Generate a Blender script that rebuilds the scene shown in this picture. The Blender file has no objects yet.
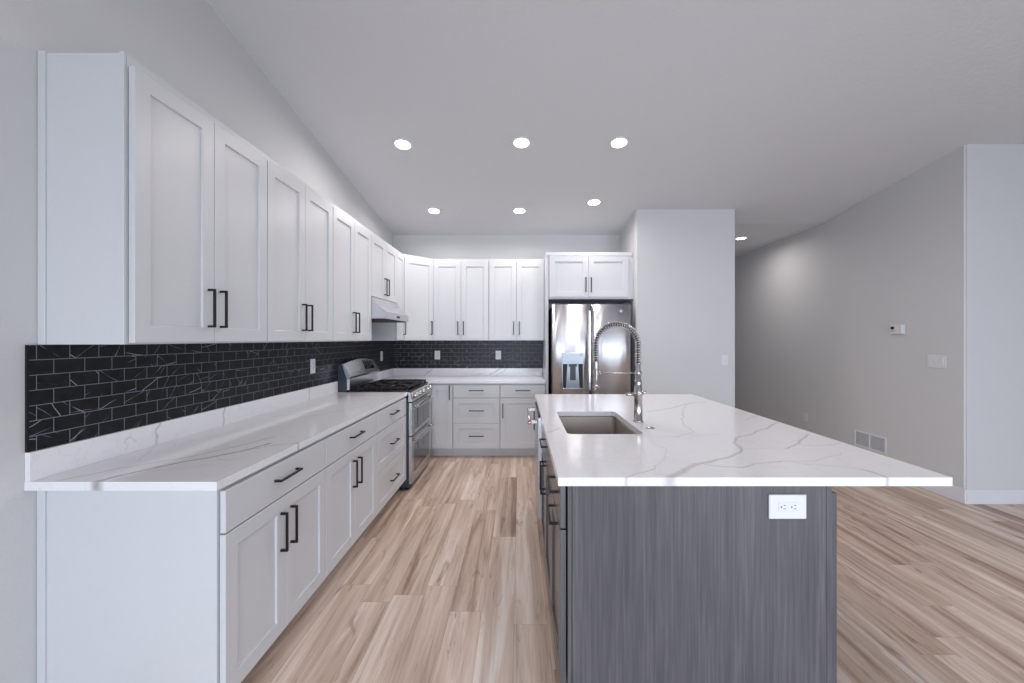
import bpy, bmesh, math, random
import numpy as np
from mathutils import Vector, Matrix, noise
PI = math.pi
random.seed(7)
S = bpy.context.scene
C = S.collection

# ------------------------------------------------------------------ camera
cam_d = bpy.data.cameras.new('camera')
cam_d.sensor_width = 36.0
cam_d.lens = 400.0 / 1024 * 36
cam_d.shift_x = -8.0 / 1024
cam_d.shift_y = -2.5 / 1024
cam_d.clip_start = 0.05
cam = bpy.data.objects.new('camera', cam_d)
C.objects.link(cam)
cam.location = (0, 0, 1.404)
cam.rotation_euler = (PI / 2, 0, 0)
S.camera = cam

# ------------------------------------------------------------------ world, colour, daylight
S.view_settings.view_transform = 'Standard'
S.view_settings.look = 'None'
S.view_settings.gamma = 1.0
S.view_settings.use_curve_mapping = False
S.view_settings.exposure = -0.36
world = bpy.data.worlds.new('sky')
S.world = world
world.use_nodes = True
wn = world.node_tree.nodes['Background']
wn.inputs['Color'].default_value = (0.72, 0.84, 1.0, 1)
wn.inputs['Strength'].default_value = 1.0

DAY = (0.77, 0.87, 1.0)
LED = (1.0, 0.945, 0.925)
# (x centre, z centre, width, height, power): daylight entering each opening of the rear wall
WINDOWS = [(-0.15, 1.02, 2.3, 1.9, 104), (3.05, 1.02, 2.6, 1.9, 134)]
REAR_Y = -2.6
def area(name, loc, rot, sx, sy, power, col, shape='RECTANGLE', spread=PI):
    d = bpy.data.lights.new(name, 'AREA')
    d.shape = shape; d.size = sx; d.size_y = sy
    d.energy = power; d.color = col; d.spread = spread
    o = bpy.data.objects.new(name, d); C.objects.link(o)
    o.location = loc; o.rotation_euler = rot
    return o
for (x, z, w, h, p) in WINDOWS:
    area("daylight", (x, REAR_Y - 0.2, z), (PI / 2 - 0.38, 0, 0), w, h, p, DAY, spread=2.5)

LED_POWER = 8.6

# ------------------------------------------------------------------ helpers
def srgb(r, g, b):
    f = lambda c: (c / 255 / 12.92) if c / 255 <= 0.04045 else ((c / 255 + 0.055) / 1.055) ** 2.4
    return (f(r), f(g), f(b), 1)

def new_mat(name):
    m = bpy.data.materials.new(name); m.use_nodes = True
    nt = m.node_tree
    return m, nt, nt.nodes['Principled BSDF']

def N(nt, kind, **kw):
    n = nt.nodes.new(kind)
    for k, v in kw.items():
        if k.startswith('i_'):
            key = k[2:]
            n.inputs[int(key) if key.isdigit() else key.replace('_', ' ')].default_value = v
        else:
            setattr(n, k, v)
    return n

def L(nt, a, b): nt.links.new(a, b)

def M2(nt, op, a, b=None, c=None):
    n = nt.nodes.new('ShaderNodeMath'); n.operation = op
    for i, v in enumerate((a, b, c)):
        if v is None: continue
        if isinstance(v, (int, float)): n.inputs[i].default_value = v
        else: L(nt, v, n.inputs[i])
    return n.outputs[0]

def ramp(nt, src, stops):
    r = nt.nodes.new('ShaderNodeValToRGB')
    while len(r.color_ramp.elements) < len(stops): r.color_ramp.elements.new(0.5)
    for e, (p, c) in zip(r.color_ramp.elements, stops):
        e.position = p; e.color = c if len(c) == 4 else (*c, 1)
    L(nt, src, r.inputs[0]); return r.outputs[0]

def mixc(nt, fac, a, b, blend='MIX'):
    n = nt.nodes.new('ShaderNodeMix'); n.data_type = 'RGBA'; n.blend_type = blend
    for sock, v in ((n.inputs[0], fac), (n.inputs[6], a), (n.inputs[7], b)):
        if isinstance(v, (int, float)): sock.default_value = v
        elif isinstance(v, tuple): sock.default_value = v
        else: L(nt, v, sock)
    return n.outputs[2]

def simple(name, col, rough=0.5, metal=0.0, bump=0.0, bscale=200, spec=None, coat=0, var=0.02):
    m, nt, b = new_mat(name)
    b.inputs['Roughness'].default_value = rough
    b.inputs['Metallic'].default_value = metal
    if spec is not None: b.inputs['Specular IOR Level'].default_value = spec
    if coat: b.inputs['Coat Weight'].default_value = coat
    tc = N(nt, 'ShaderNodeTexCoord')
    no = N(nt, 'ShaderNodeTexNoise', i_Scale=bscale, i_Detail=3.0)
    L(nt, tc.outputs['Object'], no.inputs['Vector'])
    c2 = tuple(max(0, c * (1 - var * 2)) for c in col[:3]) + (1,)
    L(nt, mixc(nt, no.outputs[0], c2, col), b.inputs['Base Color'])
    if bump:
        bp = N(nt, 'ShaderNodeBump', i_Strength=bump, i_Distance=0.002)
        L(nt, no.outputs[0], bp.inputs['Height']); L(nt, bp.outputs[0], b.inputs['Normal'])
    return m

MAT = {}
MAT['wall'] = simple('wall_paint', srgb(213, 213, 214), 0.85, bump=0.35, bscale=90)
MAT['ceiling'] = simple('ceiling_paint', srgb(216, 216, 219), 0.9, bump=0.9, bscale=38)
MAT['trim'] = simple('white_trim_paint', srgb(226, 227, 232), 0.45)
MAT['cab'] = simple('white_cabinet_paint', srgb(213, 214, 217), 0.33, bump=0.03, bscale=60)
MAT['black'] = simple('matte_black_metal', srgb(28, 27, 29), 0.38, 0.4)
MAT['iron'] = simple('cast_iron', srgb(30, 27, 28), 0.5, 0.2, bump=0.3)
MAT['enamel'] = simple('black_enamel', srgb(24, 24, 27), 0.18)
MAT['side_grey'] = simple('dark_grey_enamel', srgb(62, 68, 76), 0.4, 0.3)
MAT['glass_black'] = simple('oven_glass', srgb(22, 24, 28), 0.05, coat=0.5)
MAT['plate'] = simple('white_plastic', srgb(226, 227, 230), 0.35)
MAT['slot'] = simple('dark_slot', srgb(40, 40, 42), 0.6)
MAT['chrome'] = simple('brushed_nickel', srgb(196, 194, 192), 0.2, 1.0)
MAT['red'] = simple('red_enamel', srgb(190, 35, 50), 0.3)
MAT['lcd'] = simple('dim_display', srgb(52, 62, 48), 0.2)
MAT['grille_dark'] = simple('vent_shadow', srgb(70, 72, 74), 0.8)
MAT['bronze'] = simple('brass_burner', srgb(84, 70, 63), 0.35, 0.8)
MAT['green'] = simple('green_marker', srgb(90, 170, 130), 0.4)
MAT['dispenser'] = simple('dispenser_grey', srgb(158, 163, 171), 0.3, 0.5)

def steel(name, col, rough, wave=0.0, grain='Z'):
    m, nt, b = new_mat(name)
    b.inputs['Metallic'].default_value = 1.0
    b.inputs['Base Color'].default_value = col
    tc = N(nt, 'ShaderNodeTexCoord')
    mp = N(nt, 'ShaderNodeMapping')
    sc = {'Z': (160, 160, 3), 'X': (3, 160, 160), 'Y': (160, 3, 160)}[grain]
    mp.inputs['Scale'].default_value = sc
    L(nt, tc.outputs['Object'], mp.inputs[0])
    no = N(nt, 'ShaderNodeTexNoise', i_Scale=1.0, i_Detail=2.0)
    L(nt, mp.outputs[0], no.inputs['Vector'])
    L(nt, M2(nt, 'MULTIPLY_ADD', no.outputs[0], 0.05, rough - 0.025), b.inputs['Roughness'])
    bp = N(nt, 'ShaderNodeBump', i_Strength=0.02, i_Distance=0.001)
    L(nt, no.outputs[0], bp.inputs['Height'])
    last = bp.outputs[0]
    if wave:
        mp2 = N(nt, 'ShaderNodeMapping'); mp2.inputs['Scale'].default_value = (5.5, 3, 1.3)
        L(nt, tc.outputs['Object'], mp2.inputs[0])
        n2 = N(nt, 'ShaderNodeTexNoise', i_Scale=1.0, i_Detail=1.0)
        L(nt, mp2.outputs[0], n2.inputs['Vector'])
        b2 = N(nt, 'ShaderNodeBump', i_Strength=1.0, i_Distance=wave)
        L(nt, n2.outputs[0], b2.inputs['Height']); L(nt, last, b2.inputs['Normal'])
        last = b2.outputs[0]
    L(nt, last, b.inputs['Normal'])
    return m
MAT['steel'] = steel('stainless_steel', srgb(200, 200, 204), 0.28, grain='X')
MAT['fridge'] = steel('stainless_door', srgb(212, 212, 216), 0.34, wave=0.012, grain='X')
_nt = MAT['fridge'].node_tree
_tg = _nt.nodes.new('ShaderNodeTangent'); _tg.direction_type = 'RADIAL'; _tg.axis = 'Z'
_pb = _nt.nodes['Principled BSDF']; _pb.inputs['Anisotropic'].default_value = 0.9; _pb.inputs['Anisotropic Rotation'].default_value = 0.25
_nt.links.new(_tg.outputs[0], _pb.inputs['Tangent'])
MAT['basin'] = steel('brushed_basin_steel', srgb(178, 170, 163), 0.55, grain='X')

def quartz():
    m, nt, b = new_mat('white_veined_quartz')
    at = N(nt, 'ShaderNodeAttribute', attribute_name='vein')
    tc = N(nt, 'ShaderNodeTexCoord')
    n1 = N(nt, 'ShaderNodeTexNoise', i_Scale=3.2, i_Detail=5.0, i_Distortion=1.2)
    L(nt, tc.outputs['Object'], n1.inputs['Vector'])
    d = M2(nt, 'ABSOLUTE', M2(nt, 'SUBTRACT', n1.outputs[0], 0.5))
    faint = M2(nt, 'MULTIPLY', M2(nt, 'SUBTRACT', 1.0, M2(nt, 'MINIMUM', M2(nt, 'MULTIPLY', d, 70.0), 1.0)), 0.07)
    n2 = N(nt, 'ShaderNodeTexNoise', i_Scale=55.0, i_Detail=4.0)
    L(nt, tc.outputs['Object'], n2.inputs['Vector'])
    brk = M2(nt, 'MULTIPLY_ADD', n2.outputs[0], 0.9, 0.45)
    v = M2(nt, 'MINIMUM', M2(nt, 'MAXIMUM', M2(nt, 'MULTIPLY', at.outputs['Fac'], brk), faint), 1.0)
    base = ramp(nt, v, [(0.0, srgb(238, 237, 240)), (0.45, srgb(203, 198, 199)), (1.0, srgb(150, 143, 144))])
    L(nt, base, b.inputs['Base Color'])
    b.inputs['Roughness'].default_value = 0.13
    return m
MAT['quartz'] = quartz()

def tile(name, axis, phase):
    m, nt, b = new_mat(name)
    tc = N(nt, 'ShaderNodeTexCoord')
    sp = N(nt, 'ShaderNodeSeparateXYZ'); L(nt, tc.outputs['Object'], sp.inputs[0])
    cb = N(nt, 'ShaderNodeCombineXYZ')
    L(nt, M2(nt, 'SUBTRACT', sp.outputs[axis], phase), cb.inputs[0])
    L(nt, M2(nt, 'SUBTRACT', sp.outputs[2], 1.0136), cb.inputs[1])
    br = N(nt, 'ShaderNodeTexBrick', i_Scale=1.0, offset=0.5, offset_frequency=2)
    br.inputs['Mortar Size'].default_value = 0.0013
    br.inputs['Mortar Smooth'].default_value = 0.1
    br.inputs['Brick Width'].default_value = 0.1035
    br.inputs['Row Height'].default_value = 0.0529
    br.inputs['Color1'].default_value = (0, 0, 0, 1); br.inputs['Color2'].default_value = (1, 1, 1, 1)
    br.inputs['Bias'].default_value = 0.0
    L(nt, cb.outputs[0], br.inputs['Vector'])
    rnd = br.outputs['Color']
    va = N(nt, 'ShaderNodeVectorMath', operation='MULTIPLY_ADD')
    L(nt, rnd, va.inputs[0]); va.inputs[1].default_value = (3.7, 9.1, 5.3); L(nt, cb.outputs[0], va.inputs[2])
    n1 = N(nt, 'ShaderNodeTexNoise', i_Scale=14.0, i_Detail=3.0)
    L(nt, va.outputs[0], n1.inputs['Vector'])
    n3 = N(nt, 'ShaderNodeTexNoise', i_Scale=13.0, i_Detail=1.0)
    L(nt, va.outputs[0], n3.inputs['Vector'])
    U = M2(nt, 'SUBTRACT', sp.outputs[axis], phase); V = sp.outputs[2]
    def streak(k, P, wd, lo):
        # straight calcite streaks: own angle and place in every tile, some tiles without any
        h1 = M2(nt, 'FRACT', M2(nt, 'MULTIPLY', rnd, 41.7 * k)); h2 = M2(nt, 'FRACT', M2(nt, 'MULTIPLY', rnd, 87.3 * k)); h3 = M2(nt, 'FRACT', M2(nt, 'MULTIPLY', rnd, 163.9 * k))
        th = M2(nt, 'MULTIPLY_ADD', h1, 2.2, 0.5)
        c = M2(nt, 'ADD', M2(nt, 'MULTIPLY', U, M2(nt, 'COSINE', th)), M2(nt, 'MULTIPLY', V, M2(nt, 'SINE', th)))
        c = M2(nt, 'MULTIPLY_ADD', n1.outputs[0], 0.012, c)
        f = M2(nt, 'FRACT', M2(nt, 'ADD', M2(nt, 'DIVIDE', c, P), h2))
        d = M2(nt, 'MULTIPLY', M2(nt, 'ABSOLUTE', M2(nt, 'SUBTRACT', f, 0.5)), P)
        ln = M2(nt, 'SUBTRACT', 1.0, M2(nt, 'MINIMUM', M2(nt, 'DIVIDE', d, wd), 1.0))
        return M2(nt, 'MULTIPLY', ln, M2(nt, 'GREATER_THAN', h3, lo))
    gate = ramp(nt, n3.outputs[0], [(0.40, (0, 0, 0)), (0.56, (1, 1, 1))])
    line = M2(nt, 'MAXIMUM', streak(1.0, 0.085, 0.0017, 0.45), M2(nt, 'MULTIPLY', streak(1.37, 0.06, 0.0012, 0.5), 0.7))
    line = M2(nt, 'MULTIPLY', M2(nt, 'MULTIPLY', line, gate), 1.0)
    n2 = N(nt, 'ShaderNodeTexNoise', i_Scale=30.0, i_Detail=6.0)
    L(nt, va.outputs[0], n2.inputs['Vector'])
    stone = ramp(nt, n2.outputs[0], [(0.3, srgb(9, 10, 14)), (0.75, srgb(28, 31, 38))])
    col = mixc(nt, line, stone, srgb(186, 188, 196))
    col = mixc(nt, br.outputs['Fac'], col, srgb(128, 130, 140))
    L(nt, col, b.inputs['Base Color'])
    L(nt, M2(nt, 'MULTIPLY_ADD', br.outputs['Fac'], 0.4, 0.36), b.inputs['Roughness'])
    b.inputs['Specular IOR Level'].default_value = 0.35
    bp = N(nt, 'ShaderNodeBump', i_Strength=0.4, i_Distance=0.001, invert=True)
    L(nt, br.outputs['Fac'], bp.inputs['Height']); L(nt, bp.outputs[0], b.inputs['Normal'])
    return m
MAT['tile_left'] = tile('black_marble_tile_left', 1, 1.399 - 0.1035 * 8.5)
MAT['tile_back'] = tile('black_marble_tile_back', 0, -1.70)

def wood_floor():
    m, nt, b = new_mat('light_plank_floor')
    tc = N(nt, 'ShaderNodeTexCoord')
    sp = N(nt, 'ShaderNodeSeparateXYZ'); L(nt, tc.outputs['Object'], sp.inputs[0])
    X, Y = sp.outputs[0], sp.outputs[1]
    W, LEN = 0.165, 1.22
    xr = M2(nt, 'DIVIDE', M2(nt, 'ADD', X, 0.03), W)
    row = M2(nt, 'FLOOR', xr)
    w1 = N(nt, 'ShaderNodeTexWhiteNoise', noise_dimensions='1D'); L(nt, row, w1.inputs['W'])
    yr = M2(nt, 'DIVIDE', M2(nt, 'MULTIPLY_ADD', w1.outputs['Value'], 5.0, Y), LEN)
    cell = M2(nt, 'FLOOR', yr)
    cc = N(nt, 'ShaderNodeCombineXYZ'); L(nt, row, cc.inputs[0]); L(nt, cell, cc.inputs[1])
    w2 = N(nt, 'ShaderNodeTexWhiteNoise', noise_dimensions='3D'); L(nt, cc.outputs[0], w2.inputs['Vector'])
    rnd = w2.outputs['Value']
    # coordinates inside each board, shifted at random so that no two boards repeat
    gx = M2(nt, 'MULTIPLY_ADD', rnd, 31.0, X)
    gy = M2(nt, 'MULTIPLY_ADD', rnd, 17.0, Y)
    def stretched(kx, ky, detail, dist=0.0, rough=0.5):
        c = N(nt, 'ShaderNodeCombineXYZ')
        L(nt, M2(nt, 'MULTIPLY', gx, kx), c.inputs[0]); L(nt, M2(nt, 'MULTIPLY', gy, ky), c.inputs[1])
        n = N(nt, 'ShaderNodeTexNoise', i_Scale=1.0, i_Detail=detail, i_Distortion=dist, i_Roughness=rough)
        L(nt, c.outputs[0], n.inputs['Vector']); return n.outputs[0]
    big = stretched(13, 0.8, 4.0, 1.0)
    fine = stretched(90, 2.5, 4.0, 0.2, 0.65)
    knot = stretched(16, 3.2, 2.0, 1.2)
    t = M2(nt, 'ADD', M2(nt, 'MULTIPLY', big, 0.95), M2(nt, 'MULTIPLY', rnd, 0.20))
    t = M2(nt, 'ADD', t, M2(nt, 'MULTIPLY_ADD', fine, 0.34, -0.24))
    col = ramp(nt, t, [(0.26, srgb(148, 118, 101)), (0.42, srgb(190, 164, 146)), (0.57, srgb(210, 187, 171)), (0.76, srgb(234, 218, 206))])
    kn = ramp(nt, knot, [(0.63, (0, 0, 0)), (0.74, (1, 1, 1))])
    col = mixc(nt, M2(nt, 'MULTIPLY', kn, 0.55), col, srgb(120, 90, 75))
    # thin dark drawn-out cracks of the grain
    cr = stretched(24, 1.6, 3.0, 1.0)
    dcr = M2(nt, 'ABSOLUTE', M2(nt, 'SUBTRACT', cr, 0.5))
    crk = M2(nt, 'SUBTRACT', 1.0, M2(nt, 'MINIMUM', M2(nt, 'MULTIPLY', dcr, 60.0), 1.0))
    gt = ramp(nt, stretched(7, 1.4, 1.0), [(0.52, (0, 0, 0)), (0.68, (1, 1, 1))])
    col = mixc(nt, M2(nt, 'MULTIPLY', M2(nt, 'MULTIPLY', crk, gt), 0.5), col, srgb(112, 84, 70))
    # joints
    fx = M2(nt, 'FRACT', xr); fy = M2(nt, 'FRACT', yr)
    ex = M2(nt, 'MULTIPLY', M2(nt, 'MINIMUM', fx, M2(nt, 'SUBTRACT', 1.0, fx)), W)
    ey = M2(nt, 'MULTIPLY', M2(nt, 'MINIMUM', fy, M2(nt, 'SUBTRACT', 1.0, fy)), LEN)
    e = M2(nt, 'MINIMUM', ex, ey)
    j = M2(nt, 'LESS_THAN', e, 0.0009)
    col = mixc(nt, M2(nt, 'MULTIPLY', j, 0.45), col, srgb(110, 85, 72))
    L(nt, col, b.inputs['Base Color'])
    L(nt, M2(nt, 'MULTIPLY_ADD', fine, 0.15, 0.33), b.inputs['Roughness'])
    bp = N(nt, 'ShaderNodeBump', i_Strength=0.15, i_Distance=0.001)
    L(nt, fine, bp.inputs['Height']); L(nt, bp.outputs[0], b.inputs['Normal'])
    return m
MAT['floor'] = wood_floor()

def grey_wood():
    m, nt, b = new_mat('charcoal_stained_wood')
    tc = N(nt, 'ShaderNodeTexCoord')
    mp = N(nt, 'ShaderNodeMapping'); mp.inputs['Scale'].default_value = (110, 110, 3.0)
    L(nt, tc.outputs['Object'], mp.inputs[0])
    n1 = N(nt, 'ShaderNodeTexNoise', i_Scale=1.0, i_Detail=5.0, i_Distortion=0.3, i_Roughness=0.6)
    L(nt, mp.outputs[0], n1.inputs['Vector'])
    mp2 = N(nt, 'ShaderNodeMapping'); mp2.inputs['Scale'].default_value = (9, 9, 1.2)
    L(nt, tc.outputs['Object'], mp2.inputs[0])
    n2 = N(nt, 'ShaderNodeTexNoise', i_Scale=1.0, i_Detail=3.0, i_Distortion=0.8)
    L(nt, mp2.outputs[0], n2.inputs['Vector'])
    t = M2(nt, 'ADD', M2(nt, 'MULTIPLY', n1.outputs[0], 0.6), M2(nt, 'MULTIPLY', n2.outputs[0], 0.4))
    col = ramp(nt, t, [(0.3, srgb(70, 68, 72)), (0.5, srgb(87, 85, 89)), (0.7, srgb(106, 103, 106))])
    L(nt, col, b.inputs['Base Color'])
    b.inputs['Roughness'].default_value = 0.25
    bp = N(nt, 'ShaderNodeBump', i_Strength=0.12, i_Distance=0.001)
    L(nt, n1.outputs[0], bp.inputs['Height']); L(nt, bp.outputs[0], b.inputs['Normal'])
    return m
MAT['grey_wood'] = grey_wood()

def emis(name, col, strength):
    m, nt, b = new_mat(name)
    b.inputs['Base Color'].default_value = col
    b.inputs['Emission Color'].default_value = col
    b.inputs['Emission Strength'].default_value = strength
    return m
MAT['lamp'] = emis('led_lens', (1, 0.97, 0.95, 1), 9.0)

# ---- mesh building
class B:
    def __init__(s): s.bm = bmesh.new()
    def box(s, x0, x1, y0, y1, z0, z1, bev=0.0, seg=1):
        v = [s.bm.verts.new(p) for p in ((x0,y0,z0),(x1,y0,z0),(x1,y1,z0),(x0,y1,z0),(x0,y0,z1),(x1,y0,z1),(x1,y1,z1),(x0,y1,z1))]
        fs = [s.bm.faces.new([v[i] for i in f]) for f in ((0,3,2,1),(4,5,6,7),(0,1,5,4),(1,2,6,5),(2,3,7,6),(3,0,4,7))]
        if bev:
            es = {e for f in fs for e in f.edges}
            bmesh.ops.bevel(s.bm, geom=list(es), offset=bev, segments=seg, affect='EDGES', profile=0.5)
        return s
    def prism(s, pts, axis, a, b):
        """closed polygon pts (2D) extruded along axis from a to b"""
        def P(p, t):
            return {'X': (t, p[0], p[1]), 'Y': (p[0], t, p[1]), 'Z': (p[0], p[1], t)}[axis]
        A = [s.bm.verts.new(P(p, a)) for p in pts]; Bv = [s.bm.verts.new(P(p, b)) for p in pts]
        n = len(pts)
        s.bm.faces.new(A[::-1]); s.bm.faces.new(Bv)
        for i in range(n):
            s.bm.faces.new((A[i], A[(i+1) % n], Bv[(i+1) % n], Bv[i]))
        bmesh.ops.recalc_face_normals(s.bm, faces=s.bm.faces[:])
        return s
    def rings(s, rings, caps=True, smooth=True, closed=False):
        R = [[s.bm.verts.new(p) for p in r] for r in rings]
        n = len(R[0])
        pairs = list(zip(R[:-1], R[1:])) + ([(R[-1], R[0])] if closed else [])
        for a, b in pairs:
            for i in range(n):
                f = s.bm.faces.new((a[i], a[(i+1) % n], b[(i+1) % n], b[i])); f.smooth = smooth
        if caps and not closed:
            s.bm.faces.new(R[0][::-1]); s.bm.faces.new(R[-1])
        return s
    def tube(s, pts, r, n=12, closed=False):
        pts = [Vector(p) for p in pts]
        rad = r if isinstance(r, (list, tuple)) else [r] * len(pts)
        prev = None; rs = []
        for i, p in enumerate(pts):
            if closed: t = (pts[(i+1) % len(pts)] - pts[i-1]).normalized()
            else: t = ((pts[min(i+1, len(pts)-1)] - pts[max(i-1, 0)])).normalized()
            if prev is None:
                u = t.orthogonal().normalized()
            else:
                u = (prev - t * prev.dot(t)).normalized()
            prev = u; w = t.cross(u)
            rs.append([p + rad[i] * (math.cos(2*PI*k/n) * u + math.sin(2*PI*k/n) * w) for k in range(n)])
        return s.rings(rs, closed=closed)
    def cyl(s, p0, p1, r, n=20, r1=None):
        return s.tube([p0, p1], [r, r if r1 is None else r1], n)
    def lathe(s, prof, c=(0, 0, 0), n=32, axis='Z', smooth=True):
        rs = []
        for (r, h) in prof:
            ring = []
            for k in range(n):
                a = 2*PI*k/n; x, y = r*math.cos(a), r*math.sin(a)
                p = {'Z': (x, y, h), 'X': (h, x, y), 'Y': (y, h, x)}[axis]
                ring.append((p[0]+c[0], p[1]+c[1], p[2]+c[2]))
            rs.append(ring)
        return s.rings(rs, smooth=smooth)
    def xf(s, M):
        s.bm.transform(M); return s
    def obj(s, name, mat, parent=None, recalc=False):
        if recalc: bmesh.ops.recalc_face_normals(s.bm, faces=s.bm.faces[:])
        me = bpy.data.meshes.new(name); s.bm.to_mesh(me); s.bm.free()
        me.materials.append(MAT[mat] if isinstance(mat, str) else mat)
        o = bpy.data.objects.new(name, me); C.objects.link(o)
        if parent is not None: o.parent = parent
        return o

def tag(o, label, cat, group=None):
    o['label'] = label; o['category'] = cat
    if group: o['group'] = group
    return o
def thing(name, label, cat, loc=(0, 0, 0), rz=0.0, group=None):
    o = bpy.data.objects.new(name, None); C.objects.link(o)
    o.empty_display_size = 0.1
    o.location = loc; o.rotation_euler = (0, 0, rz)
    return tag(o, label, cat, group)
def struct(o): o['kind'] = 'structure'; return o

# ------------------------------------------------------------------ room shell
XL, YB = -1.70, 5.35            # left wall face, back wall face
def ceil_z(y): return 2.795 + 0.1376 * (YB - y) if y > -0.6 else 2.795 + 0.1376 * (YB + 0.6) - 0.1376 * (-0.6 - y)
struct(B().box(-1.85, 7.2, REAR_Y-.15, 9.2, -0.1, 0.0).obj('floor', 'floor'))
def slope_wall(name, x0, x1, y0, y1, flat=None):
    pts = [(y0, 0), (y1, 0)]
    ys = sorted({y for y in (y0, y1, -0.6, 5.0) if y0 <= y <= y1}, reverse=True)
    for y in ys:
        z = ceil_z(y)
        if flat: z = max(z, 2.843)
        pts.append((y, z))
    return struct(B().prism(pts, 'X', x0, x1).obj(name, 'wall'))
slope_wall('wall_left', -1.85, XL, REAR_Y, 5.5)
slope_wall('wall_back', XL, 1.337, YB, 5.5)
def wall_block():
    b = B()
    z0, z1 = ceil_z(4.61), ceil_z(5.0)
    b.prism([(4.61, 0), (9.0, 0), (9.0, 2.843), (5.0, z1), (4.61, z0)], 'X', 1.337, 2.483)
    bmesh.ops.bevel(b.bm, geom=[e for e in b.bm.edges if abs(e.verts[0].co.y - 4.61) < .001 and abs(e.verts[1].co.y - 4.61) < .001
        and abs(e.verts[0].co.x - e.verts[1].co.x) < .001], offset=0.012, segments=3, affect='EDGES')
    return struct(b.obj('wall_fridge_side', 'wall'))
wall_block()
def right_wall():
    b = B()
    b.prism([(3.79, 3.404), (7.05, 3.404), (7.05, 3.55), (3.94, 3.55), (3.94, 9.0), (3.79, 9.0)], 'Z', 0, 2.843)
    for f in b.bm.faces: f.smooth = False
    # raise the top to the sloping ceiling
    for v in b.bm.verts:
        if v.co.z > 1: v.co.z = max(2.843, ceil_z(v.co.y))
    return b
# the hall wall follows the ceiling: slope to y = 5.0, flat beyond
b = B(); b.prism([(3.404, 0), (9.0, 0), (9.0, 2.843), (5.0, 2.843), (3.404, ceil_z(3.404))], 'X', 3.79, 3.94)
bmesh.ops.bevel(b.bm, geom=[e for e in b.bm.edges if abs(e.verts[0].co.y - 3.404) < .001 and abs(e.verts[1].co.y - 3.404) < .001
    and abs(e.verts[0].co.x - 3.79) < .001 and abs(e.verts[1].co.x - 3.79) < .001], offset=0.012, segments=3, affect='EDGES')
struct(b.obj('wall_right', 'wall'))
b = B(); b.prism([(3.404, 0), (3.554, 0), (3.554, ceil_z(3.554)), (3.404, ceil_z(3.404))], 'X', 3.94, 7.05); struct(b.obj('wall_right_front', 'wall'))
struct(B().box(2.483, 3.79, 9.0, 9.15, 0, 2.843).obj('wall_hall', 'wall'))
def wall_far_right():
    b = B(); zt = lambda y: ceil_z(y)
    b.prism([(REAR_Y, 0), (3.404, 0), (3.404, 0.4), (REAR_Y, 0.4)], 'X', 7.05, 7.2)
    b.prism([(REAR_Y, 0.4), (-1.9, 0.4), (-1.9, 2.3), (REAR_Y, 2.3)], 'X', 7.05, 7.2)
    b.prism([(0.7, 0.4), (3.404, 0.4), (3.404, 2.3), (0.7, 2.3)], 'X', 7.05, 7.2)
    b.prism([(REAR_Y, 2.3), (3.404, 2.3), (3.404, zt(3.404)), (-0.6, zt(-0.6)), (REAR_Y, zt(REAR_Y))], 'X', 7.05, 7.2)
    return struct(b.obj('wall_far_right', 'wall'))
wall_far_right()
def wall_rear():
    b = B(); zt = ceil_z(REAR_Y)
    xs = [-1.85]
    for (x, z, w, h, p) in WINDOWS: xs += [x - w/2, x + w/2]
    xs.append(7.2)
    for i in range(0, len(xs), 2): b.box(xs[i], xs[i+1], REAR_Y - 0.15, REAR_Y, 0, zt)
    for (x, z, w, h, p) in WINDOWS:
        b.box(x - w/2, x + w/2, REAR_Y - 0.15, REAR_Y, z + h/2, zt)
        b.box(x - w/2, x + w/2, REAR_Y - 0.15, REAR_Y, 0, z - h/2)
    return struct(b.obj('wall_rear', 'wall'))
wall_rear()
for i, (x, z, w, h, p) in enumerate(WINDOWS):
    b = B(); y0, y1 = REAR_Y - 0.1, REAR_Y - 0.02
    b.box(x-w/2, x-w/2+.06, y0, y1, z-h/2, z+h/2); b.box(x+w/2-.06, x+w/2, y0, y1, z-h/2, z+h/2)
    b.box(x-w/2+.06, x+w/2-.06, y0, y1, z+h/2-.06, z+h/2); b.box(x-w/2+.06, x+w/2-.06, y0, y1, z-h/2, z-h/2+.06)
    b.box(x-.04, x+.04, y0, y1, z-h/2+.06, z+h/2-.06)
    struct(b.obj('window_%d' % (i+1), 'trim'))
b = B()
for (a0, a1, c0, c1) in ((-1.9, -1.84, .4, 2.3), (.64, .7, .4, 2.3), (-1.84, .64, .4, .46), (-1.84, .64, 2.24, 2.3), (-.63, -.57, .46, 2.24)):
    b.box(7.08, 7.16, a0, a1, c0, c1)
struct(b.obj('window_3', 'trim'))
def ceiling():
    b = B(); T = 0.15
    prof = lambda ys, f: [(y, f(y)) for y in ys]
    ysA = [REAR_Y-.15, -0.6, 5.5]
    low = prof(ysA, ceil_z)
    b.prism(low + [(y, z + T) for y, z in low[::-1]], 'X', -1.85, 2.4)
    low = [(REAR_Y-.15, ceil_z(REAR_Y-.15)), (-0.6, ceil_z(-0.6)), (4.9, ceil_z(4.9)), (5.0, 2.845), (5.12, 2.843), (9.15, 2.843)]
    b.prism(low + [(y, z + T) for y, z in low[::-1]], 'X', 2.4, 7.2)
    return struct(b.obj('ceiling', 'ceiling'))
ceiling()
# baseboards
def bb(name, x0, x1, y0, y1):
    return struct(B().box(x0, x1, y0, y1, 0, 0.128, 0.004).obj(name, 'trim'))
bb('baseboard_right', 3.776, 3.789, 3.392, 8.99)
bb('baseboard_right_front', 3.79, 7.04, 3.391, 3.403)
bb('baseboard_fridge_side', 1.36, 2.496, 4.596, 4.609)
bb('baseboard_hall', 2.4840, 2.4965, 4.611, 8.99)
bb('baseboard_left', -1.699, -1.687, REAR_Y+.01, 1.39)

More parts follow.
